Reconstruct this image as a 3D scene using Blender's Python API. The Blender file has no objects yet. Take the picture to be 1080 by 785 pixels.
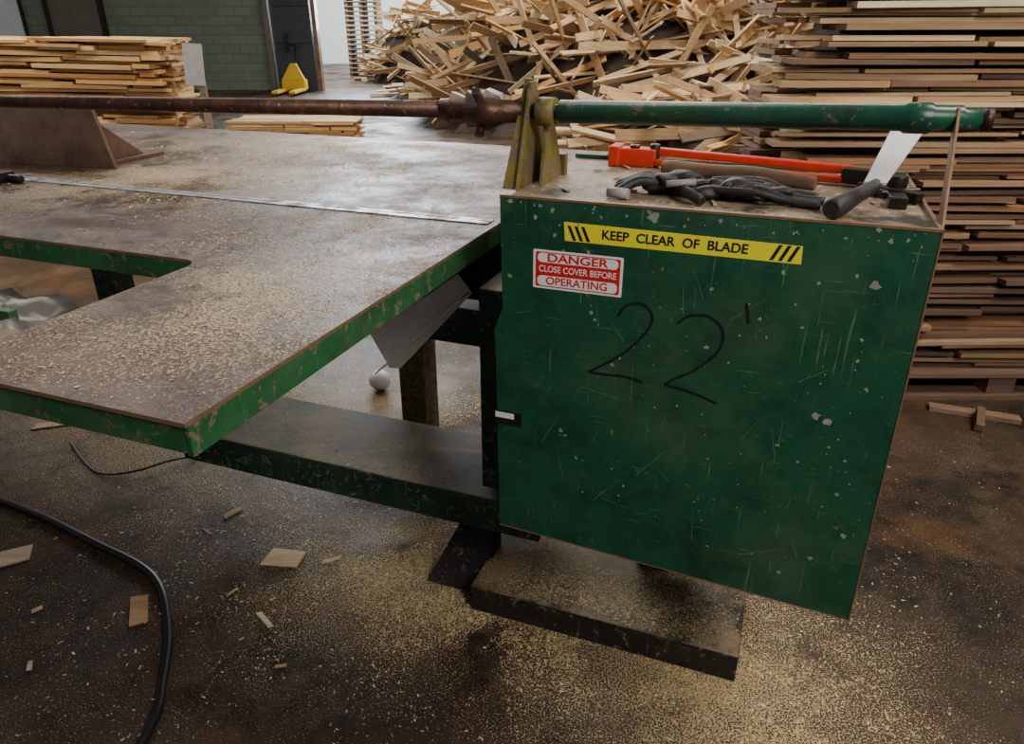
import bpy, math, random
from mathutils import Vector, Matrix, Euler, noise
R=random.Random(7)
D=bpy.data
ROOT=bpy.context.scene.collection
# ---------------------------------------------------------------- materials
class N:
    def __init__(s,name):
        s.m=D.materials.new(name); s.m.use_nodes=True; s.t=s.m.node_tree
        s.b=s.t.nodes['Principled BSDF']; s.co=s.t.nodes.new('ShaderNodeTexCoord').outputs['Object']
    def L(s,a,b): s.t.links.new(a,b)
    def map(s,scale=(1,1,1),rot=(0,0,0),loc=(0,0,0)):
        n=s.t.nodes.new('ShaderNodeMapping'); n.inputs['Scale'].default_value=scale
        n.inputs['Rotation'].default_value=rot; n.inputs['Location'].default_value=loc
        s.L(s.co,n.inputs[0]); return n.outputs[0]
    def noise(s,scale,detail=6,rough=.6,vec=None,dist=0):
        n=s.t.nodes.new('ShaderNodeTexNoise'); n.inputs['Scale'].default_value=scale
        n.inputs['Detail'].default_value=detail; n.inputs['Roughness'].default_value=rough
        n.inputs['Distortion'].default_value=dist
        s.L(vec if vec else s.co,n.inputs['Vector']); return n.outputs['Fac']
    def ramp(s,fac,a,b,ca=(0,0,0,1),cb=(1,1,1,1)):
        n=s.t.nodes.new('ShaderNodeValToRGB'); e=n.color_ramp.elements
        e[0].position=a;e[1].position=b;e[0].color=(*ca[:3],1);e[1].color=(*cb[:3],1)
        s.L(fac,n.inputs[0]); return n.outputs[0]
    def mix(s,f,a,b,mode='MIX'):
        n=s.t.nodes.new('ShaderNodeMix'); n.data_type='RGBA'; n.blend_type=mode
        for sock,v in((n.inputs[0],f),(n.inputs[6],a),(n.inputs[7],b)):
            if isinstance(v,(int,float)): sock.default_value=v
            elif isinstance(v,tuple): sock.default_value=(*v[:3],1)
            else: s.L(v,sock)
        return n.outputs[2]
    def math(s,op,a,b):
        n=s.t.nodes.new('ShaderNodeMath'); n.operation=op
        for sock,v in((n.inputs[0],a),(n.inputs[1],b)):
            if isinstance(v,(int,float)): sock.default_value=v
            else: s.L(v,sock)
        return n.outputs[0]
    def blob(s,c,r):   # soft mask around a world point
        v=s.map(scale=(1/r[0],1/r[1],1/r[2]),loc=(-c[0]/r[0],-c[1]/r[1],-c[2]/r[2]))
        n=s.t.nodes.new('ShaderNodeTexGradient'); n.gradient_type='SPHERICAL'; s.L(v,n.inputs[0]); return n.outputs['Fac']
    def bump(s,h,strength=.3,dist=.005):
        n=s.t.nodes.new('ShaderNodeBump'); n.inputs['Strength'].default_value=strength
        n.inputs['Distance'].default_value=dist; s.L(h,n.inputs['Height']); s.L(n.outputs[0],s.b.inputs['Normal'])
    def out(s,col=None,rough=None,metal=None,spec=None):
        for k,v in (('Base Color',col),('Roughness',rough),('Metallic',metal),('Specular IOR Level',spec)):
            if v is None: continue
            if isinstance(v,(int,float)): s.b.inputs[k].default_value=v
            elif isinstance(v,tuple): s.b.inputs[k].default_value=(*v[:3],1)
            else: s.L(v,s.b.inputs[k])
        return s.m
def simple(name,c,rough=.5,metal=0,var=.25,scale=30,bump=.1):
    n=N(name); f=n.noise(scale)
    col=n.mix(f,tuple(x*(1-var) for x in c),tuple(min(1,x*(1+var)) for x in c))
    if bump: n.bump(f,bump,.003)
    return n.out(col,rough,metal)

def paint(name,c1,c2,rustamt=.62,rough=.35,dust=None,dirt=.5,dthr=(.38,.6)):
    n=N(name)
    col=n.mix(n.noise(3,5),c1,c2)
    col=n.mix(n.ramp(n.noise(9,8,.7),.45,.75),col,tuple(x*dirt for x in c1))
    ch=n.ramp(n.noise(38,4,.75,dist=.6),rustamt,rustamt+.03)
    col=n.mix(ch,col,(.18,.13,.09))
    s1=n.ramp(n.noise(1,3,.6,n.map((150,150,7),(.3,.5,.2))),.66,.72)
    s2=n.ramp(n.noise(1,3,.6,n.map((9,9,180),(.5,-.9,.1))),.67,.73)
    s=n.math('MAXIMUM',s1,s2)
    col=n.mix(n.math('MULTIPLY',s,.4),col,(.20,.27,.20))
    sc=n.ramp(n.noise(2.2,8,.75,n.map(loc=(3,1,7))),.50,.8)
    col=n.mix(n.math('MULTIPLY',sc,.5),col,(.13,.15,.10))
    if dust is not None:
        geo=n.t.nodes.new('ShaderNodeNewGeometry'); sx=n.t.nodes.new('ShaderNodeSeparateXYZ'); n.L(geo.outputs['Normal'],sx.inputs[0])
        up=n.ramp(sx.outputs[2],.6,.9)
        dm=n.math('MULTIPLY',up,n.ramp(n.math('ADD',n.noise(6,9,.75),n.math('MULTIPLY',n.noise(180,2),.25)),dthr[0]+.12,dthr[1]+.12))
        col=n.mix(dm,col,dust)
    rr=n.math('ADD',n.math('MULTIPLY',n.noise(12,5),.3),rough-.12)
    n.bump(n.math('ADD',n.noise(60,5),n.math('MULTIPLY',ch,-.5)),.12,.003)
    return n.out(col,rr,0,.4)
M={}
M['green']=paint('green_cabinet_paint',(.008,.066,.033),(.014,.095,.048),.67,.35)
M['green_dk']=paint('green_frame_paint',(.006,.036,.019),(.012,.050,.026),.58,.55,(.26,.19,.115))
M['rail']=paint('grimy_rail_paint',(.010,.010,.008),(.022,.017,.012),.60,.6,(.28,.21,.12),dthr=(.36,.62))
M['green_rim']=paint('green_rim_paint',(.014,.085,.028),(.035,.16,.055),.58,.45)
M['green_yel']=paint('worn_yellow_green_paint',(.04,.085,.02),(.42,.27,.04),.50,.5)
M['post']=paint('worn_brown_green_post',(.05,.05,.022),(.14,.10,.045),.50,.6)
M['green_pipe']=paint('green_pipe_paint',(.004,.062,.034),(.010,.10,.055),.60,.3)
# table top
n=N('dusty_steel_table')
base=n.mix(n.ramp(n.noise(1.6,6,.6),.38,.62),(.062,.036,.032),(.130,.090,.080))
base=n.mix(n.ramp(n.noise(7,8,.75),.46,.66),base,(.036,.020,.016))
base=n.mix(n.ramp(n.noise(3,7,.7,n.map(loc=(4,4,0))),.57,.62),base,(.024,.017,.014))
dz=n.math('MAXIMUM',n.blob((-1.0,2.25,1.08),(.9,.6,.5)),n.math('MAXIMUM',n.blob((-.45,1.2,1.08),(.40,.5,.5)),n.blob((-.7,2.9,1.08),(1.2,.6,.5))))
fine=n.noise(230,3,.7)
mask=n.math('MULTIPLY',n.ramp(n.math('ADD',fine,n.math('MULTIPLY',dz,.17)),.59,.66),n.ramp(n.math('ADD',n.noise(5,7,.75),n.math('MULTIPLY',dz,.10)),.43,.58))
base=n.mix(mask,base,(.56,.41,.23))
base=n.mix(n.math('MULTIPLY',n.ramp(n.noise(9,9,.75,n.map(loc=(1,7,0))),.48,.75),.55),base,(.24,.18,.14))
base=n.mix(n.ramp(n.noise(400,2,.6),.65,.70),base,(.36,.29,.23))
n.bump(n.math('ADD',fine,n.noise(25,6)),.35,.003)
wetz=n.blob((-.85,2.05,1.08),(.7,.35,.5))
rg=n.ramp(n.noise(5,7,.75),.40,.62,(.30,.30,.30),(.65,.65,.65))
M['table']=n.out(base,n.math('MAXIMUM',n.math('SUBTRACT',rg,n.math('MULTIPLY',wetz,.3)),.15),0,.3)
M['edge']=simple('worn_bare_edge',(.24,.135,.07),.5,.3,.5,60)
n=N('polished_slot_steel'); c=n.mix(n.ramp(n.noise(14,7,.7),.45,.62),(.40,.44,.50),(.16,.13,.11)); M['strip']=n.out(c,n.ramp(n.noise(14,7,.7),.42,.58,(.25,.25,.25),(.6,.6,.6)),.6)
M['groove']=simple('dark_groove',(.02,.018,.016),.8)
n=N('rusty_pipe'); c=n.mix(n.ramp(n.noise(14,8,.7),.35,.65),(.03,.017,.013),(.13,.055,.033)); c=n.mix(n.ramp(n.noise(60,5),.62,.7),c,(.25,.2,.17))
n.bump(n.noise(50,8),.5,.004); M['rust']=n.out(c,.42,.5)
n=N('rusty_plate'); c=n.mix(n.ramp(n.noise(5,8,.7),.35,.65),(.13,.07,.045),(.30,.20,.14)); n.bump(n.noise(30,8),.3,.003); M['plate']=n.out(c,.35,.3)
n=N('cabinet_top_board'); c=n.mix(n.ramp(n.noise(4,7,.7),.3,.7),(.16,.11,.07),(.42,.31,.20)); c=n.mix(n.ramp(n.noise(70,4),.58,.64),c,(.62,.50,.34)); c=n.mix(n.ramp(n.noise(8,8,.7,n.map(loc=(2,2,2))),.53,.63),c,(.05,.035,.03)); n.bump(n.noise(80,5),.3,.002); M['ctop']=n.out(c,.55,0)
M['black']=simple('black_rubber',(.012,.012,.013),.42,0,.4,40)
M['black2']=simple('dark_glove_fabric',(.020,.018,.018),.55,0,.7,60,.7)
M['dkmetal']=simple('dark_tool_steel',(.06,.05,.045),.35,.8,.4,50)
M['silver']=simple('bright_blade_steel',(.86,.86,.85),.4,.2,.08,30,.05)
M['red']=simple('red_tool_paint',(.60,.035,.015),.35,0,.4,25)
M['galv']=simple('galvanised_steel',(.88,.86,.80),.45,0,.2,20)
M['white']=simple('white_plastic',(.8,.8,.76),.4,0,.05)
M['greyrub']=simple('grey_tool_tip',(.32,.31,.30),.5,0,.3)
M['yellow']=simple('yellow_label',(.88,.77,.01),.4,0,.06,40,.02)
M['stblack']=simple('black_ink',(.008,.008,.008),.5,0,0,10,0)
M['stred']=simple('red_ink',(.65,.015,.02),.4,0,.15,60,0)
M['stwhite']=simple('white_label',(.85,.83,.8),.4,0,.08,60,0)
M['chip']=simple('bare_paint_chip',(.25,.27,.22),.5,0,.6,60,0)
M['yjack']=simple('yellow_jack_paint',(.75,.47,.02),.4)
M['cloudy']=simple('cloudy_plastic_sheet',(.13,.12,.105),.3,0,.5,20,.4)
M['doorblue']=simple('steel_door_blue_grey',(.05,.065,.075),.5,.2,.4,4)
M['doorbrown']=simple('brown_door',(.16,.14,.11),.5,0,.3,4)
M['window']=simple('window_daylight_glass',(.8,.85,.85),.2)
def woodmat(name,scale=(3,40,40)):
    n=N(name); a=n.t.nodes.new('ShaderNodeAttribute'); a.attribute_name='tint'
    g=n.noise(1,5,.65,n.map(scale)); c=n.mix(n.ramp(g,.3,.7),n.mix(1.0,a.outputs['Color'],(.62,.55,.48),'MULTIPLY'),a.outputs['Color'])
    c=n.mix(n.ramp(n.noise(3,5),.6,.75),c,n.mix(1.0,a.outputs['Color'],(.5,.43,.36),'MULTIPLY'))
    n.bump(g,.2,.003); return n.out(c,.65,0,.3)
M['wood']=woodmat('sawn_pallet_wood')
M['dust']=woodmat('sawdust_chips',(80,80,80))
# floor
n=N('dirty_wet_concrete')
c=n.mix(n.ramp(n.noise(.9,7,.65),.38,.62),(.022,.014,.010),(.080,.050,.031))
c=n.mix(n.ramp(n.noise(2.6,8,.7),.49,.62),c,(.008,.006,.005))
c=n.mix(n.math('MULTIPLY',n.ramp(n.noise(1.7,6,.7,n.map(loc=(5,3,0))),.53,.66),.6),c,(.15,.072,.024))
c=n.mix(n.math('MULTIPLY',n.ramp(n.noise(12,8,.7),.45,.7),.3),c,(.11,.078,.055))
z=n.math('MAXIMUM',n.blob((.5,1.3,0),(.75,.7,.5)),n.math('MAXIMUM',n.blob((-.30,1.70,0),(.7,.55,.5)),n.blob((-1.0,2.6,0),(1.4,.9,.5))))
fn=n.noise(210,2,.7)
m1=n.math('MULTIPLY',n.ramp(n.math('ADD',fn,n.math('MULTIPLY',z,.17)),.615,.665),n.ramp(n.math('ADD',n.noise(4,7,.75),n.math('MULTIPLY',z,.08)),.40,.55))
c=n.mix(m1,c,(.55,.42,.23))
n.bump(n.math('ADD',fn,n.noise(18,8)),.5,.006)
wet=n.ramp(n.noise(1.3,7,.6,n.map(loc=(2,9,0))),.42,.62)
M['floor']=n.out(c,n.mix(wet,(.28,.28,.28),(.7,.7,.7)),0,.28)
# block wall
n=N('painted_block_wall'); br=n.t.nodes.new('ShaderNodeTexBrick'); n.L(n.map(rot=(math.pi/2,0,0)),br.inputs[0])
br.inputs['Color1'].default_value=(.22,.27,.20,1);br.inputs['Color2'].default_value=(.18,.23,.17,1);br.inputs['Mortar'].default_value=(.14,.17,.13,1)
br.inputs['Scale'].default_value=1;br.inputs['Brick Width'].default_value=.42;br.inputs['Row Height'].default_value=.21;br.inputs['Mortar Size'].default_value=.012
c=n.mix(n.ramp(n.noise(1.5,6),.5,.8),br.outputs[0],(.2,.2,.15)); M['block']=n.out(c,.5,0)
# ---------------------------------------------------------------- mesh builder
O=Vector((-.023,1.3485,0)); ang=math.radians(-20.5)
U=Vector((math.cos(ang),math.sin(ang),0)); V=Vector((-U.y,U.x,0)); Z=Vector((0,0,1))
def L(u,v,z): return O+U*u+V*v+Z*z
class MB:
    def __init__(s): s.v=[];s.f=[];s.m=[];s.c=[];s.sm=[];s.mats=[]
    def mi(s,k):
        if k not in s.mats: s.mats.append(k)
        return s.mats.index(k)
    def face(s,idx,k,col=(1,1,1),sm=False):
        s.f.append(idx);s.m.append(s.mi(k));s.c.append(col);s.sm.append(sm)
    def hexa(s,p,k,col=(1,1,1),top=None):
        b=len(s.v); s.v+=[Vector(q) for q in p]
        for i,q in enumerate(((3,2,1,0),(4,5,6,7),(0,1,5,4),(1,2,6,5),(2,3,7,6),(3,0,4,7))):
            s.face([b+j for j in q],top if (top and i==1) else k,col)
    def lbox(s,u0,u1,v0,v1,z0,z1,k,col=(1,1,1),top=None):
        s.hexa([L(u0,v0,z0),L(u1,v0,z0),L(u1,v1,z0),L(u0,v1,z0),L(u0,v0,z1),L(u1,v0,z1),L(u1,v1,z1),L(u0,v1,z1)],k,col,top)
    def wbox(s,x0,x1,y0,y1,z0,z1,k,col=(1,1,1)):
        s.hexa([(x0,y0,z0),(x1,y0,z0),(x1,y1,z0),(x0,y1,z0),(x0,y0,z1),(x1,y0,z1),(x1,y1,z1),(x0,y1,z1)],k,col)
    def board(s,c,d,w,l,wd,t,k='wood',col=(1,1,1)):
        d=Vector(d).normalized(); w=Vector(w); w=(w-d*w.dot(d)).normalized(); h=d.cross(w)
        c=Vector(c); P=[]
        for sh in(-1,1):
            for sd,sw in((-1,-1),(1,-1),(1,1),(-1,1)): P.append(c+d*sd*l/2+w*sw*wd/2+h*sh*t/2)
        s.hexa(P,k,col)
    def beam(s,a,b,wv,w,t,k,col=(1,1,1)):
        a=Vector(a);b=Vector(b); s.board((a+b)/2,b-a,wv,(b-a).length,w,t,k,col)
    def prism(s,loop,off,k,ksides=None,col=(1,1,1)):
        n_=len(loop);b=len(s.v);off=Vector(off)
        s.v+=[Vector(p) for p in loop]+[Vector(p)+off for p in loop]
        s.face([b+i for i in range(n_)][::-1],ksides or k,col); s.face([b+n_+i for i in range(n_)],k,col)
        for i in range(n_):
            j=(i+1)%n_; s.face([b+i,b+j,b+n_+j,b+n_+i],ksides or k,col)
    def tube(s,pts,r,k,seg=16,col=(1,1,1),jit=0,cap=True):
        pts=[Vector(p) for p in pts]; rs=r if isinstance(r,(list,tuple)) else [r]*len(pts)
        b=len(s.v); up=None
        for i,p in enumerate(pts):
            t=(pts[min(i+1,len(pts)-1)]-pts[max(i-1,0)]).normalized()
            if up is None:
                up=Vector((0,0,1)) if abs(t.z)<.9 else Vector((1,0,0))
            up=(up-t*up.dot(t)).normalized(); sd=t.cross(up)
            for j in range(seg):
                a=2*math.pi*j/seg; rr=rs[min(i,len(rs)-1)]*(1+jit*(R.random()-.5))
                s.v.append(p+(up*math.cos(a)+sd*math.sin(a))*rr)
        for i in range(len(pts)-1):
            for j in range(seg):
                q=(j+1)%seg; s.face([b+i*seg+j,b+i*seg+q,b+(i+1)*seg+q,b+(i+1)*seg+j],k,col,True)
        if cap:
            s.face([b+j for j in range(seg)][::-1],k,col); s.face([b+(len(pts)-1)*seg+j for j in range(seg)],k,col)
    def blob(s,c,r,k,seg=20,rings=12,ns=0,nf=20,col=(1,1,1)):
        b=len(s.v);c=Vector(c)
        for i in range(rings+1):
            ph=math.pi*i/rings
            for j in range(seg):
                a=2*math.pi*j/seg; d=Vector((math.sin(ph)*math.cos(a),math.sin(ph)*math.sin(a),math.cos(ph)))
                p=Vector((d.x*r[0],d.y*r[1],d.z*r[2])); m_=1+ns*noise.noise((c+p)*nf)
                s.v.append(c+(U*p.x+V*p.y)*m_+Z*p.z*m_)
        for i in range(rings):
            for j in range(seg):
                q=(j+1)%seg; s.face([b+i*seg+j,b+(i+1)*seg+j,b+(i+1)*seg+q,b+i*seg+q],k,col,True)
    def build(s,name,parent=None,bevel=0,recalc=True):
        me=D.meshes.new(name); me.from_pydata([tuple(p) for p in s.v],[],s.f)
        for k in s.mats: me.materials.append(M[k])
        me.polygons.foreach_set('material_index',s.m); me.polygons.foreach_set('use_smooth',s.sm)
        at=me.color_attributes.new('tint','FLOAT_COLOR','CORNER'); arr=[]
        for f,c in zip(s.f,s.c): arr+=[c[0],c[1],c[2],1]*len(f)
        at.data.foreach_set('color',arr)
        me.update()
        if recalc and len(s.f)<60000:
            import bmesh
            bm=bmesh.new(); bm.from_mesh(me); bmesh.ops.recalc_face_normals(bm,faces=bm.faces); bm.to_mesh(me); bm.free()
        o=D.objects.new(name,me); ROOT.objects.link(o)
        if parent: o.parent=parent
        if bevel:
            m=o.modifiers.new('bevel','BEVEL'); m.width=bevel; m.segments=2; m.limit_method='ANGLE'; m.angle_limit=.7
        return o
def empty(name):
    e=D.objects.new(name,None); e.empty_display_size=.2; ROOT.objects.link(e); return e
def smooth_path(pts,n=10):
    pts=[Vector(p) for p in pts]; out=[]
    for i in range(len(pts)-1):
        p0=pts[max(i-1,0)];p1=pts[i];p2=pts[i+1];p3=pts[min(i+2,len(pts)-1)]
        for j in range(n):
            t=j/n; out.append(.5*((2*p1)+(p2-p0)*t+(2*p0-5*p1+4*p2-p3)*t*t+(3*p1-p0-3*p2+p3)*t**3))
    out.append(pts[-1]); return out
# ---------------------------------------------------------------- room
b=MB(); b.wbox(-22,22,-4,34,-.2,0,'floor'); b.build('floor')
b=MB(); b.wbox(-22,-5.75,19.5,19.8,0,6,'block'); b.build('wall_back_left')
b=MB(); b.wbox(-1.4,22,19.5,19.8,0,6,'block'); b.build('wall_back_right')
b=MB(); b.wbox(-5.75,-4.85,19.25,19.45,0,4.3,'doorblue')
for zz in(.3,1.1,1.9,2.7): b.wbox(-5.7,-4.9,19.2,19.25,zz,zz+.06,'doorblue')
b.wbox(-5.5,-5.44,19.15,19.25,.9,1.3,'dkmetal'); b.wbox(-5.95,-5.85,19.2,19.45,0,4.3,'doorbrown'); b.wbox(-4.80,-4.70,19.2,19.45,0,4.3,'plate'); b.build('door_1')
b=MB(); b.wbox(-11.2,-9.9,19.4,19.48,0,2.4,'doorbrown'); b.wbox(-11.25,-11.15,19.36,19.48,0,2.5,'dkmetal'); b.wbox(-9.95,-9.85,19.36,19.48,0,2.5,'dkmetal'); b.build('door_2')
b=MB(); b.wbox(-14.5,-11.8,19.42,19.48,.8,2.4,'window')
for x in(-14.5,-13.4,-11.85): b.wbox(x,x+.07,19.38,19.44,.75,2.45,'dkmetal')
b.build('window_1')
# ---------------------------------------------------------------- saw machine
saw=empty('pallet_dismantling_saw')
ZT=1.08
def arc(cx,cy,r,a0,a1,n=6): return [(cx+r*math.cos(math.radians(a0+(a1-a0)*i/n)),cy+r*math.sin(math.radians(a0+(a1-a0)*i/n))) for i in range(n+1)]
b=MB()
cut=[(-1.15,-.185)]+arc(-.60,-.225,.04,90,0)+[(-.56,-.63),(-1.15,-.63)]
loop=[(-2.7,-.705),(-.12,-.705),(-.12,1.42),(-2.7,1.42),(-2.7,-.185)]+cut+[(-2.7,-.63)]
b.prism([L(u,v,ZT-.006) for u,v in loop],(0,0,.006),'table','edge')
b.build('table_plate',saw)
b=MB()
zt=ZT-.0065
b.lbox(-2.7,-.125,-.70,-.69,ZT-.047,zt,'green_rim'); b.lbox(-.131,-.121,-.70,1.41,ZT-.05,zt,'green_rim')
b.lbox(-2.7,-.13,1.40,1.41,ZT-.05,zt,'green_rim')
b.lbox(-2.7,-.60,-.184,-.176,ZT-.05,zt,'green_rim'); b.lbox(-.559,-.551,-.63,-.225,ZT-.05,zt,'green_rim')
b.lbox(-2.7,-.56,-.642,-.634,ZT-.05,zt,'green_rim')
pts=arc(-.60,-.225,.044,90,0,8)
for (u0,v0),(u1,v1) in zip(pts,pts[1:]): b.beam(L(u0,v0,ZT-.028),L(u1,v1,ZT-.028),Z,.042,.008,'green_rim')
b.build('table_rim',saw,.0015)
b=MB()
b.lbox(-2.7,-.14,.275,.297,ZT,ZT+.003,'strip'); b.lbox(-2.7,-.14,.297,.303,ZT,ZT+.001,'groove'); b.lbox(-2.7,-.14,.303,.318,ZT,ZT+.0025,'strip')
b.build('blade_slot_strip',saw)
b=MB()
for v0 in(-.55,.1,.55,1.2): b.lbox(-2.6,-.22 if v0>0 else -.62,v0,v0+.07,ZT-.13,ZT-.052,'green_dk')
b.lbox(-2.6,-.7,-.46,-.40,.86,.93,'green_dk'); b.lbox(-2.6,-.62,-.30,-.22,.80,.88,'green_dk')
b.lbox(-2.6,-.60,-.17,.12,.72,.76,'green_dk'); b.lbox(-2.6,-.62,-.40,-.17,.90,.905,'rail'); b.lbox(-2.4,-.9,-.36,-.34,.93,.99,'green_rim')  # thin rail-coloured sheet added so the cutout's depth reads dark
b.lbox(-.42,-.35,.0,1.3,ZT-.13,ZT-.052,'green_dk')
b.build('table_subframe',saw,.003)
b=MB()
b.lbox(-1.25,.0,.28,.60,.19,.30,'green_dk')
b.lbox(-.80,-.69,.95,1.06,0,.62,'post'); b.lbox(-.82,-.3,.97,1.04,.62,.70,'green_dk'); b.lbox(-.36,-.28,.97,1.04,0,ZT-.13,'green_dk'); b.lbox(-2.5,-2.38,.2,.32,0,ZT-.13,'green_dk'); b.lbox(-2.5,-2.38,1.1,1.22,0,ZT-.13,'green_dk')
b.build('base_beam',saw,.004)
b=MB(); b.lbox(-.16,.565,.16,.50,.0,.085,'rail'); b.build('floor_rail',saw,.004)
b=MB(); b.prism([L(-.33,.22,0),L(-.15,.22,0),L(-.15,.36,.21),L(-.24,.36,.21)],(V*.012),'rail'); b.prism([L(-.155,.23,0),L(-.155,.36,0),L(-.155,.36,.2)],U*.01,'rail'); b.build('foot_gusset',saw)
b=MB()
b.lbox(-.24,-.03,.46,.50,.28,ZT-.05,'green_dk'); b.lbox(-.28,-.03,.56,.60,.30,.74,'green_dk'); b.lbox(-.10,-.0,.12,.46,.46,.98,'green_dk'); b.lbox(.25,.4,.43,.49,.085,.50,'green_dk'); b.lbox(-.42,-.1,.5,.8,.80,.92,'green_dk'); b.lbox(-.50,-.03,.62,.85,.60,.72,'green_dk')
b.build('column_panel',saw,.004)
b=MB()
b.prism([L(-.64,.52,.64),L(-.58,.52,.53),L(-.53,.50,.545),L(-.26,.45,.84),L(-.30,.45,.89),L(-.42,.47,.80)],V*.005,'galv'); b.beam(L(-.60,.50,.53),L(-.27,.43,.84),V,.06,.005,'galv')
b.build('angle_brace',saw)
# cabinet
b=MB()
front=[(-.006,.456),(.747,.42),(.733,1.214),(0,1.212),(.004,.99),(-.015,.94),(-.012,.90)]
b.prism([L(u,0,z) for u,z in front],V*.006,'green','green')
b.build('cabinet_front_panel',saw,.001)
b=MB()
b.hexa([L(.01,.008,.47),L(.735,.008,.44),L(.735,.48,.44),L(.01,.48,.47),L(.01,.008,1.195),L(.722,.008,1.195),L(.722,.48,1.195),L(.01,.48,1.195)],'green')
b.build('cabinet_body',saw,.002)
b=MB()
b.lbox(.004,.735,.007,.50,1.196,1.206,'edge',top='ctop')
b.lbox(.004,.735,.496,.502,1.196,1.216,'green'); b.lbox(.729,.735,.007,.5,1.196,1.214,'edge')
b.build('cabinet_lid',saw,.001)
b=MB()
b.hexa([L(-.0065,-.0012,.456),L(.7485,-.0012,.42),L(.7485,.007,.42),L(-.0065,.007,.456),L(-.0065,-.0012,.458),L(.7485,-.0012,.422),L(.7485,.007,.422),L(-.0065,.007,.458)],'edge')
b.hexa([L(.7455,-.0012,.424),L(.7485,-.0012,.42),L(.7485,.007,.42),L(.7455,.007,.424),L(.732,-.0012,1.214),L(.7345,-.0012,1.214),L(.7345,.007,1.214),L(.732,.007,1.214)],'edge')
b.lbox(0,.734,-.0012,.007,1.211,1.2155,'edge')
b.build('worn_panel_edge',saw)
b=MB()
def chip(u,z,s,st=1):
    n_=9; a0=R.random()*6
    loop=[L(u+math.cos(a0+2*math.pi*i/n_)*s*(.35+R.random()*.9),-.0006,z+math.sin(a0+2*math.pi*i/n_)*s*st*(.35+R.random()*.9)) for i in range(n_)]
    i0=len(b.v); b.v+=loop; b.face(list(range(i0,i0+n_)),'chip')
for u,z,s in((.655,1.115,.011),(.655,1.02,.004),(.61,.865,.009),(.63,.855,.008),(.60,.50,.006),(.29,1.195,.012),(.07,1.18,.006),(.68,.93,.005),(.02,1.06,.005),(.40,1.08,.004),(.70,.62,.006)): chip(u,z,s)
for i in range(190): chip(.02+R.random()*.7,.47+R.random()*.72,.0008+R.random()**4*.0045)
for i in range(60): chip(.40+R.random()*.32,.47+R.random()*.45,.0008+R.random()**3*.003)
for i in range(50): chip(.01+R.random()*.71,1.185+R.random()*.022,.0008+R.random()**3*.005)
for i in range(44):
    u=.05+R.random()*.62;z=.5+R.random()*.65;a=R.gauss(1.35,.6);l=.008+R.random()**2*.09;w=.00022+.0002*R.random()
    d=U*math.cos(a)+Z*math.sin(a);nn=U*-math.sin(a)+Z*math.cos(a);c=L(u,-.0007,z)
    i0=len(b.v);b.v+=[c-d*l/2-nn*w,c+d*l/2-nn*w*.3,c+d*l/2+nn*w*.3,c-d*l/2+nn*w];b.face([i0,i0+1,i0+2,i0+3],'chip')
b.build('scratched_paint_chips',saw,recalc=False)
b=MB()
def mk(pts,r=.0023):
    P=[]
    for x,y in pts: P.append(L(.241+(x-655)*.00205,-.0012,1.032-(y-320)*.00185+(x-655)*.0003))
    P=smooth_path(P,8)
    i0=len(b.v)
    for i,p in enumerate(P):
        t=(P[min(i+1,len(P)-1)]-P[max(i-1,0)]).normalized(); nn=t.cross(V).normalized()*r*(1 if 0<i<len(P)-1 else .4)
        b.v+=[p-nn,p+nn]
    for i in range(len(P)-1): b.face([i0+2*i,i0+2*i+2,i0+2*i+3,i0+2*i+1],'stblack')
mk([(653,334),(660,323),(674,321),(684,333),(681,350),(662,374),(640,390),(628,397)]); mk([(628,397),(645,400),(664,402),(681,408)])
mk([(707,342),(718,334),(735,336),(747,351),(745,372),(728,392),(712,402),(701,410)]); mk([(701,410),(718,415),(735,422),(750,430)])
mk([(763,322),(765,331),(767,343)])
b.build('handwritten_marker_number',saw,recalc=False)
b=MB(); b.lbox(-.014,.046,-.003,0,.728,.758,'stblack'); b.lbox(-.012,.03,-.0035,-.003,.743,.756,'stwhite'); b.build('edge_tape_tag',saw)
# pivot brackets + pipes
b=MB()
b.prism([L(-.03,.09,1.206),L(-.005,.09,1.206),L(.005,.17,1.405),L(-.012,.17,1.405)],V*.008,'green_yel')
b.prism([L(.0,.08,1.206),L(.0,.29,1.206),L(.0,.185,1.40),L(.0,.155,1.40)],U*.007,'green_yel'); b.prism([L(.03,.14,1.206),L(.03,.28,1.206),L(.03,.19,1.37),L(.03,.17,1.37)],U*.007,'green_yel')
b.lbox(0,.045,.27,.29,1.206,1.25,'green_yel')
b.prism([L(.735,.03,1.20),L(.735,.07,1.20),L(.735,.17,1.38),L(.735,.145,1.38)],U*.005,'edge')
b.build('pivot_bracket',saw,.001)
def zp(u): return 1.317+(u+1.5)*.0195
b=MB()
b.tube([L(-2.7,.16,zp(-2.7)),L(-.16,.16,zp(-.16))],.0165,'rust',20)
us=[-.19,-.17,-.165,-.13,-.125,-.10,-.09,-.06,-.055,-.01]
b.tube([L(u,.16,zp(u)) for u in us],[.018,.022,.032,.026,.036,.034,.042,.030,.022,.02],'rust',12,jit=.4)
for a in(.5,2.4,4.2): b.tube([L(-.095,.16,zp(0)),L(-.095,.16+.056*math.cos(a),zp(0)+.056*math.sin(a))],.009,'rust',6)
b.build('rusty_pivot_pipe',saw)
b=MB()
b.tube([L(u,.16,zp(u)) for u in(.0,.06,.065,.66,.665,.70,.705,.745,.75,.775)],[.014,.014,.0215,.0215,.025,.025,.0215,.0215,.017,.017],'green_pipe',24)
b.build('green_pivot_pipe',saw)
b=MB()
b.tube([L(.02,.16,zp(0)),L(.055,.16,zp(0))],.027,'green_yel',12); b.tube([L(.775,.16,zp(.77)),L(.79,.16,zp(.79))],.019,'rust',6)
b.build('pipe_collar',saw)
b=MB()
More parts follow.
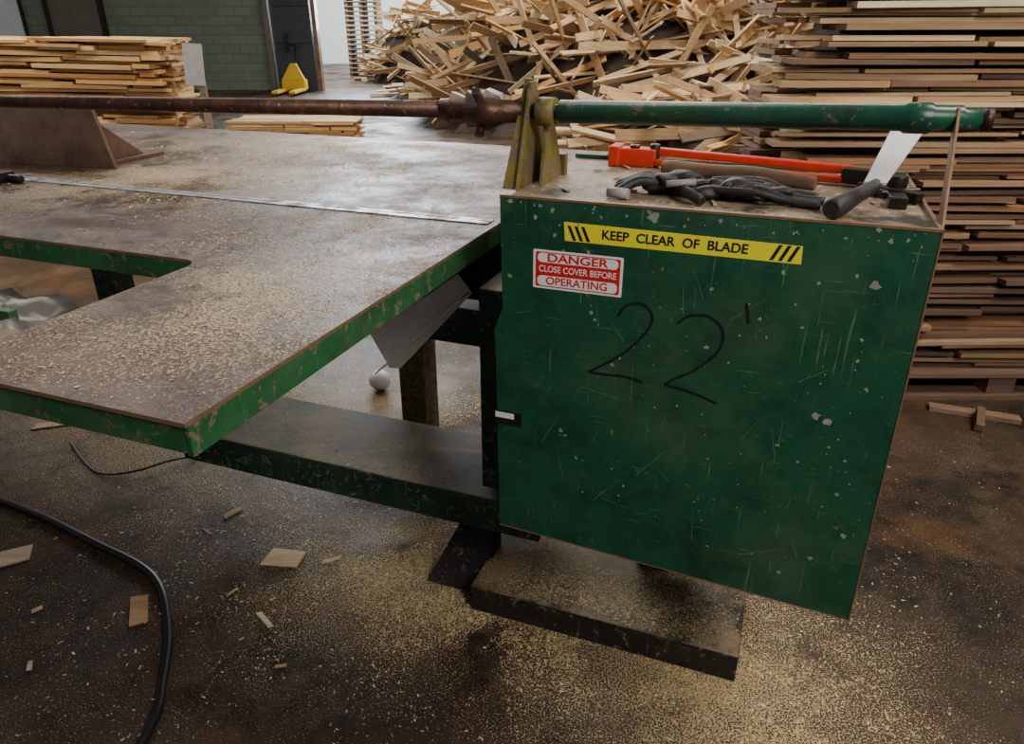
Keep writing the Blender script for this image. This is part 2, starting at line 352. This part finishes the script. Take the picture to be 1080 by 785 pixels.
b.prism([L(-2.45,.40,ZT),L(-1.53,.52,ZT),L(-1.58,.52,ZT+.20),L(-2.45,.42,ZT+.20)],V*.012,'plate'); b.lbox(-2.4,-1.60,.53,.8,ZT,ZT+.012,'plate')
b.prism([L(-1.64,.53,ZT+.012),L(-1.64,.74,ZT+.012),L(-1.64,.53,ZT+.17)],U*.01,'plate')
b.build('fence_plate',saw,.002)
b=MB(); b.tube([L(-1.95,.24,ZT+.012),L(-1.60,.25,ZT+.012)],.012,'dkmetal',8); b.lbox(-1.9,-1.65,.20,.27,ZT,ZT+.03,'dkmetal'); b.build('clamp_bar',saw,.003)
# ---- labels
def text(body,u,z,size,k,name,parent,voff=-.0022,sx=1,rot=0,bold=0):
    cu=D.curves.new(name,'FONT'); cu.body=body; cu.size=size; cu.align_x='CENTER'; cu.align_y='CENTER'; cu.offset=bold
    o=D.objects.new(name,cu); ROOT.objects.link(o)
    o.matrix_world=Matrix.Translation(L(u,voff,z))@Matrix((( U.x,0,-V.x,0),(U.y,0,-V.y,0),(0,1,0,0),(0,0,0,1)))@Matrix.Rotation(rot,4,'Z')@Matrix.Diagonal((sx,1,1,1))
    bpy.context.view_layer.update()
    me=D.meshes.new_from_object(o.evaluated_get(bpy.context.evaluated_depsgraph_get())); me.materials.clear(); me.materials.append(M[k])
    mo=D.objects.new(name,me); mo.matrix_world=o.matrix_world.copy(); ROOT.objects.link(mo); D.objects.remove(o); mo.parent=parent
    return mo
lab=empty('hazard_warning_label')
b=MB(); b.hexa([L(.129,-.0006,1.140),L(.539,-.0006,1.139),L(.539,0,1.139),L(.129,0,1.140),L(.126,-.0006,1.175),L(.537,-.0006,1.170),L(.537,0,1.170),L(.126,0,1.175)],'yellow')
b.build('yellow_strip',lab)
b=MB()
for u0,sg in((.131,-1),(.144,-1),(.157,-1),(.486,1),(.500,1),(.514,1)):
    i0=len(b.v); sh=.012*sg; b.v+=[L(u0+.004-sh/2+.004,-.0012,1.142),L(u0+.010-sh/2+.004,-.0012,1.142),L(u0+.010+sh/2+.004,-.0012,1.169),L(u0+.004+sh/2+.004,-.0012,1.169)]; b.face([i0,i0+1,i0+2,i0+3],'stblack')
b.build('hazard_stripes',lab,recalc=False)
text('KEEP  CLEAR  OF  BLADE',.325,1.1565,.0235,'stblack','warning_text',lab,-.0013,.98,-.006,.0005)
dl=empty('danger_label')
def rr(b,u0,u1,z0,z1,r,voff,k):
    pts=[]
    for cx,cy,a in((u1-r,z1-r,0),(u0+r,z1-r,90),(u0+r,z0+r,180),(u1-r,z0+r,270)):
        for i in range(6):
            t=math.radians(a+i*18); pts.append(L(cx+r*math.cos(t),voff,cy+r*math.sin(t)))
    i0=len(b.v); b.v+=pts; b.face(list(range(i0,i0+len(pts))),k)
b=MB(); rr(b,.068,.241,1.043,1.119,.003,-.0005,'stwhite'); rr(b,.073,.236,1.047,1.115,.003,-.0009,'stred')
rr(b,.077,.232,1.095,1.113,.008,-.0013,'stwhite'); rr(b,.077,.232,1.049,1.069,.008,-.0013,'stwhite'); b.build('label_backing',dl,recalc=False)
text('DANGER',.154,1.104,.0215,'stred','danger_text',dl,-.0017,1.35,0,.0005)
text('CLOSE COVER BEFORE',.1545,1.082,.0175,'stwhite','close_cover_text',dl,-.0017,.84,0,.0002)
text('OPERATING',.154,1.059,.021,'stred','operating_text',dl,-.0017,1.05,0,.0004)
# ---------------------------------------------------------------- tools on cabinet
ZC=1.206
t=empty('red_bolt_cutter'); b=MB()
b.lbox(.12,.21,.42,.465,ZC,ZC+.04,'red'); b.lbox(.105,.13,.41,.475,ZC,ZC+.045,'red')
b.beam(L(.21,.455,ZC+.033),L(.62,.40,ZC+.026),V,.026,.016,'red'); b.beam(L(.21,.43,ZC+.012),L(.60,.36,ZC+.012),V,.024,.014,'red')
b.build('handles',t,.004); b=MB()
b.tube([L(.205,.445,ZC),L(.205,.445,ZC+.05)],.012,'dkmetal',12); b.tube([L(.16,.44,ZC+.04),L(.16,.44,ZC+.047)],.012,'dkmetal',12); b.beam(L(.60,.37,ZC+.02),L(.67,.345,ZC+.02),V,.03,.03,'dkmetal'); b.build('jaw',t,.003)
b=MB(); P=[L(.24,.36,ZC+.013),L(.30,.35,ZC+.014),L(.38,.335,ZC+.016),L(.46,.32,ZC+.015),L(.55,.30,ZC+.012)]
P=smooth_path(P,5); b.tube(P,[.016+.002*math.sin(i*.6) for i in range(len(P))],'wood',12,(.24,.15,.10)); b.build('wooden_tool_handle')
b=MB()
b.beam(L(.63,.30,ZC+.012),L(.725,.22,ZC+.012),V,.02,.018,'dkmetal'); b.tube([L(.69,.28,ZC+.01),L(.69,.28,ZC+.04)],.018,'dkmetal',10); b.lbox(.67,.70,.17,.22,ZC,ZC+.02,'dkmetal'); b.tube([L(.66,.25,ZC+.012),L(.73,.28,ZC+.014)],.007,'dkmetal',8)
b.build('adjustable_wrench',None,.002)
b=MB()
for i in range(26):
    u=.08+R.random()*.6;v=.05+R.random()*.4;a=R.random()*3.1
    b.board(L(u,v,ZC+.003),(math.cos(a),math.sin(a),0),(-math.sin(a),math.cos(a),0),.010+.03*R.random()**2,.004+.006*R.random(),.003,'wood',(.6,.45,.28))
b.build('wood_splinters')
gl=empty('work_glove'); b=MB()
b.blob(L(.30,.165,ZC+.018),(.07,.04,.018),'black2',48,24,.9,38)
b.blob(L(.39,.15,ZC+.018),(.06,.035,.016),'black2',48,24,.9,45)
b.blob(L(.46,.17,ZC+.014),(.05,.03,.014),'black2',40,20,1.0,45)
for i,(u1,v1) in enumerate(((.20,.09),(.19,.125),(.185,.16),(.195,.20))):
    P=smooth_path([L(.27,.14+i*.014,ZC+.02),L(.235,(v1+.15)/2,ZC+.028),L(u1,v1,ZC+.010)],5); b.tube(P,[.010]*6+[.009]*4+[.006],'black2',10,jit=.2)
P=smooth_path([L(.31,.13,ZC+.02),L(.33,.09,ZC+.02),L(.36,.07,ZC+.010)],5); b.tube(P,.0095,'black2',10,jit=.15)
b.build('glove_body',gl)
b=MB()
for i in range(7):
    v0=.09+i*.017; P=smooth_path([L(.36+.02*i%.05,v0+.03,ZC+.022),L(.45,v0+.01+R.random()*.04,ZC+.024),L(.50,v0+.03*R.random(),ZC+.012),L(.545+.02*R.random(),v0+.03*R.random(),ZC+.008)],6); b.tube(P,[.0055+.002*R.random()]*len(P),'black2',8,jit=.25)
b.build('glove_cuff',gl); b=MB()
b.tube([L(.185,.085,ZC+.011),L(.225,.078,ZC+.011)],.010,'greyrub',10)
b.tube([L(.29,.10,ZC+.03),L(.34,.115,ZC+.034)],.006,'greyrub',8)
b.build('glove_tag',gl)
sc=empty('hand_scraper'); b=MB()
P=[L(.570,.035,ZC+.02),L(.575,.045,ZC+.02),L(.59,.085,ZC+.02),L(.615,.15,ZC+.023),L(.64,.21,ZC+.026),L(.65,.24,ZC+.03)]
b.tube(P,[.014,.019,.017,.0135,.013,.009],'black2',16); b.build('grip',sc)
b=MB(); p0=L(.648,.235,ZC+.03);p1=L(.705,.38,ZC+.122); b.prism([p0-U*.019,p0+U*.019,p1+U*.030,p1-U*.030],(0,-.001,.003),'silver'); b.build('blade',sc)
# ---------------------------------------------------------------- wood
tan=[(.66,.46,.25),(.76,.56,.33),(.55,.36,.19),(.48,.31,.17),(.80,.64,.42),(.38,.25,.14)]
dark=[(.24,.145,.09),(.31,.19,.115),(.42,.28,.175),(.16,.10,.07),(.52,.37,.24),(.36,.19,.10)]
light=[(.76,.52,.25),(.74,.44,.17),(.80,.60,.34),(.62,.37,.15),(.50,.28,.11)]
def jc(c): k=.75+.5*R.random(); return tuple(min(.9,x*k) for x in c)
def stack(name,x0,x1,y0,y1,z1,t=.021,pal=None,rag=.08,gapz=.15,lmin=.4,lmax=1.2,zb=0,core=.3,tilt=0):
    b=MB(); b.wbox(x0+.22,x1-.25,y0+core,y1-.1,zb,zb+z1-.06,'wood',(.04,.028,.02))  # dark filler core, paints the shade in gaps between boards
    z=0;lean=0
    while z<z1:
        tt=t*(.7+.7*R.random()); lean+= (R.random()-.5)*.02; lean*=.96
        tip=(R.random()-.5)*.016+tilt
        edge=(R.random()-.5)*rag*1.2
        for row in range(3):
            x=x0+edge+(R.random()-.5)*rag*1.6
            while x<x1-.1:
                l=lmin+(lmax-lmin)*R.random()
                if x+l>x1: l=x1-x+(R.random()-.6)*rag
                if l<.1: break
                if row or R.random()>.10:
                    c=jc(R.choice(pal(z/z1)))
                    b.board((x+l/2,y0+.05+row*.105+lean+(R.random()-.5)*.07,zb+z+tt/2),(1,(R.random()-.5)*.07,tip+(R.random()-.5)*.012),(0,1,(R.random()-.5)*.12),l,.095,tt*.88,col=c)
                x+=l+R.random()*.03+.004
        if R.random()<.85:
            for xx in(x0+.06,x1-.12):
                c=jc(R.choice(pal(z/z1))); w=y1-y0-.35
                b.board((xx+(R.random()-.5)*.06,(y0+.33+y1)/2,zb+z+tt/2),(0,1,0),(1,0,0),w,.14,tt*.9,col=c)
        z+=tt*(1.0 if R.random()>gapz else 1.9)
    for i in range(int((y1-y0)/.09)):
        yy=y0+.05+i*.09
        x=x0+R.random()*.1
        while x<x1-.2:
            l=.6+R.random()*.6; l=min(l,x1-x); b.board((x+l/2,yy,zb+z+.012),(1,(R.random()-.5)*.06,tilt),(0,1,0),l,.085,.02,col=jc(R.choice(pal(1)))); x+=l+.02
    return b.build(name)
def palR(h): return tan if h>.64 else (tan+dark if h>.48 else dark+dark+tan[2:4])  # tan top, darker bottom: brighter light up high painted into board tints
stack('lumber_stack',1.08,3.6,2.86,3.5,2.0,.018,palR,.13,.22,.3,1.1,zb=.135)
b=MB()
for x in(1.55,2.1,2.65,3.2): b.wbox(x,x+.12,2.84,3.5,.022,.108,'wood',(.17,.11,.08))
for y in(2.82,3.15,3.4): b.wbox(1.1,3.5,y,y+.1,0,.022,'wood',(.20,.13,.09))
for i in range(5): b.wbox(1.1,3.5,2.82+i*.14,2.93+i*.14,.108,.129,'wood',jc((.26,.17,.12)))
b.wbox(1.12,3.48,2.95,3.48,.024,.106,'wood',(.03,.02,.015))  # near-black filler stands in for the shade inside the pallet
b.build('wooden_pallet')
stack('lumber_stack',-5.6,-2.72,6.0,6.8,1.38,.028,lambda h: light,.20,.14,.4,1.5,tilt=-.02)
b=MB(); b.board((-2.44,6.0,1.22),(0,.2,1),(1,.3,0),.30,.14,.01,'greyrub'); b.board((-2.42,6.05,.55),(.0,.0,1),(1,0,0),1.1,.05,.03,'wood',(.35,.27,.2)); b.build('sign_board_post')
stack('lumber_stack',-3.9,-2.1,10.2,11.0,.28,.03,lambda h: light,.1)
stack('lumber_stack',.95,2.1,5.6,6.2,.40,.026,lambda h: tan+dark,.2)
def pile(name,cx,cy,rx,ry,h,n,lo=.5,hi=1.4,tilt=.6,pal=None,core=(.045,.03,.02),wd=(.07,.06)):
    b=MB(); pal=pal or light[:3]+tan+tan+[(.20,.15,.10),(.8,.7,.52)]
    def hh(x,y):
        d=((x-cx)/rx)**2+((y-cy)/ry)**2; return h*max(0,1-d)**.8
    g=14
    i0=len(b.v)
    for i in range(g+1):
        for j in range(g+1):
            x=cx+rx*(2*i/g-1);y=cy+ry*(2*j/g-1); b.v.append(Vector((x,y,hh(x,y)*.78-.04)))
    for i in range(g):
        for j in range(g): b.face([i0+i*(g+1)+j,i0+(i+1)*(g+1)+j,i0+(i+1)*(g+1)+j+1,i0+i*(g+1)+j+1],'wood',core)  # dark mound under the boards, shade of the gaps as colour
    for k in range(n):
        a=R.random()*2*math.pi; r=math.sqrt(R.random()); x=cx+rx*r*math.cos(a); y=cy+ry*r*math.sin(a)*.97
        z=hh(x,y)*(.83+.19*R.random()); l=lo+(hi-lo)*R.random()
        az=R.gauss(.15,.75); el=R.gauss(0,tilt*.55)*min(1,z/.5)
        d=Vector((math.cos(az)*math.cos(el),math.sin(az)*math.cos(el),math.sin(el)))
        z=max(z,abs(d.z)*l/2+.03)
        b.board((x,y,z),d,(R.random()-.5,R.random()-.5,(R.random()-.5)*1.2),l,wd[0]+wd[1]*R.random(),.016+.012*R.random(),col=jc(R.choice(pal)))
    return b.build(name,recalc=False)
pile('scrap_wood_pile',2.5,14.0,4.0,3.4,3.3,1500,.7,2.1,.9)
pile('scrap_wood_pile',2.2,8.6,1.7,1.3,.85,190,.6,1.4,.35)
pile('scrap_wood_pile',-1.6,17.5,1.2,1.0,.4,60,.6,1.5,.2)
def outstack(x0,x1,y0,z1):
    b=MB(); z=0
    while z<z1:
        for x in(x0,(x0+x1)/2-.05,x1-.1): b.wbox(x,x+.1,y0,y0+1,z,z+.09,'wood',jc((.4,.3,.2)))
        for i in range(6): b.wbox(x0,x1,y0-.02+i*.18,y0+.08+i*.18,z+.09,z+.12,'wood',jc((.7,.55,.38)))
        z+=.135
    b.build('pallet_stack')
outstack(-5.2,-4.2,25,3.2)
pile('scrap_wood_pile',-2.7,22.6,1.3,1.2,2.0,160,.7,1.6,.8)
b=MB(); b.wbox(-22,22,33,33.3,0,5,'window'); b.build('yard_backdrop')  # pale backdrop added for the bright sky past the doorway
pj=empty('pallet_jack'); b=MB()
b.wbox(-5.5,-5.35,17.6,18.6,.06,.12,'yjack'); b.wbox(-5.1,-4.95,17.6,18.6,.06,.12,'yjack'); b.wbox(-5.5,-4.95,18.5,18.8,.08,.30,'yjack')
b.prism([(-5.50,18.52,.30),(-4.95,18.52,.30),(-5.15,18.6,.66),(-5.28,18.6,.66)],(0,.12,0),'yjack'); b.build('fork_body',pj,.01)
b=MB(); b.tube([(-5.22,18.75,.3),(-5.22,19.0,1.05)],.02,'dkmetal',8); b.tube([(-5.38,19.0,1.05),(-5.06,19.0,1.05)],.018,'black',8); b.tube([(-5.30,18.85,.09),(-5.15,18.85,.09)],.09,'black',14); b.build('handle_and_wheel',pj)
# ---------------------------------------------------------------- floor items
b=MB(); b.tube(smooth_path([(-2.6,2.35,.012),(-1.78,2.06,.012),(-1.33,1.83,.012),(-1.08,1.68,.012),(-.95,1.49,.012),(-.88,1.30,.012),(-.85,1.13,.012),(-.9,.7,.012)],10),.0115,'black',12); b.build('rubber_hose')
b=MB(); b.tube(smooth_path([(-1.75,2.45,.004),(-1.55,2.25,.004),(-1.40,2.22,.02),(-1.28,2.28,.03),(-1.2,2.36,.004)],8),.004,'black',8); b.build('thin_cable')
b=MB(); b.blob((-.6,2.93,.045),(.05,.05,.045),'white',24,16)
b.build('white_ball')
def scrap(name,x,y,l,w,a,col,t_=.006,z=.0):
    b=MB(); ca,sa=math.cos(a),math.sin(a); loop=[]
    for px,py in((-.5,-.5),(.45,-.5),(.5,.4),(-.4,.5)):
        loop.append((x+px*l*ca-py*w*sa,y+px*l*sa+py*w*ca,z+.001))
    b.prism(loop,(0,0,t_),'wood',None,col); return b.build(name)
scrap('wood_scrap',-.71,1.77,.12,.075,-.1,(.85,.66,.44)); scrap('wood_scrap',-1.06,1.55,.05,.12,.45,(.55,.34,.18)); scrap('wood_scrap',-1.57,1.77,.13,.08,.5,(.68,.54,.38))
scrap('wood_scrap',-.69,1.51,.075,.014,-.8,(.85,.76,.6)); scrap('wood_scrap',-.56,1.76,.06,.01,.4,(.8,.7,.52)); scrap('wood_scrap',-1.9,2.6,.16,.05,.3,(.4,.3,.2)); scrap('wood_scrap',-.95,2.0,.07,.02,.9,(.6,.45,.3))
for x,y,l,w,a in((-1.5,2.5,.08,.015,.4),(-.82,1.62,.04,.006,1.0),(-.6,1.35,.03,.008,.2),(-1.25,1.35,.035,.012,2),(-1.0,1.9,.05,.006,2.5),(-1.35,1.55,.03,.015,.8),(1.1,1.9,.05,.008,.4),(.9,1.2,.03,.006,1.4),(1.4,2.3,.06,.01,2.2)):
    scrap('wood_scrap',x,y,l,w,a,(.62,.47,.30),.003)
b=MB(); b.beam((1.80,2.74,.012),(2.12,2.62,.012),(0,1,0),.05,.02,'wood',(.30,.2,.13)); b.beam((1.9,2.54,.02),(1.97,2.66,.04),(1,0,0),.03,.03,'wood',(.2,.12,.08)); b.build('broken_board')
b=MB(); g=16
for i in range(g+1):
    for j in range(g+1):
        u=-1.15+.38*i/g; v=-.50+.28*j/g; b.v.append(L(u,v,.955+.05*noise.noise(Vector((u*9,v*9,1)))+.02*noise.noise(Vector((u*30,v*30,3)))))
for i in range(g):
    for j in range(g): b.face([i*(g+1)+j,(i+1)*(g+1)+j,(i+1)*(g+1)+j+1,i*(g+1)+j+1],'cloudy',(1,1,1),True)
b.build('plastic_sheet',saw,recalc=False)
# ---------------------------------------------------------------- sawdust chips (real geometry)
b=MB()
def flake(p,s,cols=((.88,.68,.38),(.78,.57,.29),(.90,.76,.48),(.62,.44,.22))):
    a=R.random()*6.28; tl=(R.random()-.5)*.8; d=Vector((math.cos(a),math.sin(a),tl*.5)); w=Vector((-math.sin(a),math.cos(a),(R.random()-.5)*.6))
    d*=s*(.7+R.random()); w*=s*(.3+.4*R.random()); p=Vector(p)+Z*(s*.35+.0005)
    i0=len(b.v); b.v+=[p-d-w*.6,p+d-w,p+d*.8+w,p-d+w]; b.face([i0,i0+1,i0+2,i0+3],'dust',jc(R.choice(cols)))
def gauss(n_,u,v,su,sv,z,smin,smax,cond=None):
    k=0
    while k<n_:
        uu=R.gauss(u,su);vv=R.gauss(v,sv); k+=1
        if cond and not cond(uu,vv): continue
        cl=noise.noise(Vector((uu*5,vv*5,z*9)))+.5*noise.noise(Vector((uu*14,vv*14,z*9)))
        if cl<-.12+.3*(R.random()-.5): continue
        flake(L(uu,vv,z),smin+(smax-smin)*R.random()**3)
offrail=lambda u,v: not(-.16<u<.565 and .16<v<.50)
onrail=lambda u,v: (-.15<u<.555 and .17<v<.48)
gauss(11000,.15,.10,.42,.08,0,.0012,.0032,offrail); gauss(9000,.66,.12,.20,.25,0,.0012,.0036,offrail)
gauss(14000,-.35,.22,.30,.11,0,.0012,.0032,offrail); gauss(5000,-.7,.25,.5,.35,0,.0012,.005,offrail); gauss(3500,.0,-.2,.7,.3,0,.001,.004,offrail)
gauss(1500,1.0,.6,.5,.5,0,.001,.004,offrail)
gauss(11000,.16,.29,.22,.08,.085,.001,.0026,onrail)
onbeam=lambda u,v:(-1.2<u<-.03 and .29<v<.59)
gauss(7000,-.35,.45,.3,.09,.30,.001,.003,onbeam)
gauss(9000,-.6,1.05,.4,.25,0,.0014,.005)
b.build('sawdust_scatter',recalc=False)
b=MB()
ontab=lambda u,v: (-2.6<u<-.13 and -.69<v<1.38) and not(u<-.55 and -.64<v<-.175)
gauss(9000,-.8,.10,.4,.16,ZT+.001,.0008,.0028,ontab); gauss(6500,-.38,-.25,.15,.3,ZT,.0008,.003,ontab); gauss(14000,-1.0,.85,.5,.28,ZT,.001,.0042,ontab); gauss(3200,-.3,.9,.12,.4,ZT,.001,.004,ontab)
for i in range(22):
    uu=-.15-R.random()*1.6; vv=-.6+R.random()*1.8
    if ontab(uu,vv): flake(L(uu,vv,ZT),.005+R.random()*.005)
gauss(2200,.35,.2,.25,.15,ZC,.0008,.0025,lambda u,v:.01<u<.72 and .02<v<.48)
o=b.build('sawdust_on_table',saw,recalc=False)
# ---------------------------------------------------------------- light
w=D.worlds.new('w'); bpy.context.scene.world=w; w.use_nodes=True
w.node_tree.nodes['Background'].inputs[0].default_value=(.92,.92,.96,1); w.node_tree.nodes['Background'].inputs[1].default_value=.19
def area(name,loc,rot,sx,sy,p,c=(1,1,1)):
    l=D.lights.new(name,'AREA'); l.shape='RECTANGLE'; l.size=sx;l.size_y=sy;l.energy=p;l.color=c
    o=D.objects.new(name,l); o.location=loc;o.rotation_euler=[math.radians(a) for a in rot]; ROOT.objects.link(o)
area('overhead_fill',(-1.8,4.2,4.5),(-15,0,0),2.5,1.5,75,(1,.92,.82))  # added light for the table sheen
area('overhead_fill',(1.6,-1.2,3.2),(42,15,0),1.2,1.2,95,(1,.95,.87))  # added behind the camera to light the cabinet front
area('overhead_fill',(2.8,1.6,3.9),(25,0,0),1.6,.8,105,(1,.92,.80))  # added to brighten the right lumber stack
area('overhead_fill',(1.5,10,5.5),(0,0,0),5,4,620,(1,.94,.84))  # added fill over the big scrap pile
area('overhead_fill',(-4.5,5.2,4),(25,0,0),3,1.5,240,(1,.92,.80))  # added warm fill for the left lumber stack
area('yard_daylight',(-3.5,25,8),(0,0,0),9,6,3800,(.95,.98,1))
area('door_daylight',(-3.2,21,2.6),(-80,0,0),3.5,2.5,420,(.80,.90,1))
# ---------------------------------------------------------------- camera
cam=D.cameras.new('camera'); cam.lens=760/1080*36; cam.sensor_width=36
co=D.objects.new('camera',cam); co.location=(0,0,1.5); co.rotation_euler=(math.pi/2-math.atan(367/760),0,0); ROOT.objects.link(co)
bpy.context.scene.camera=co
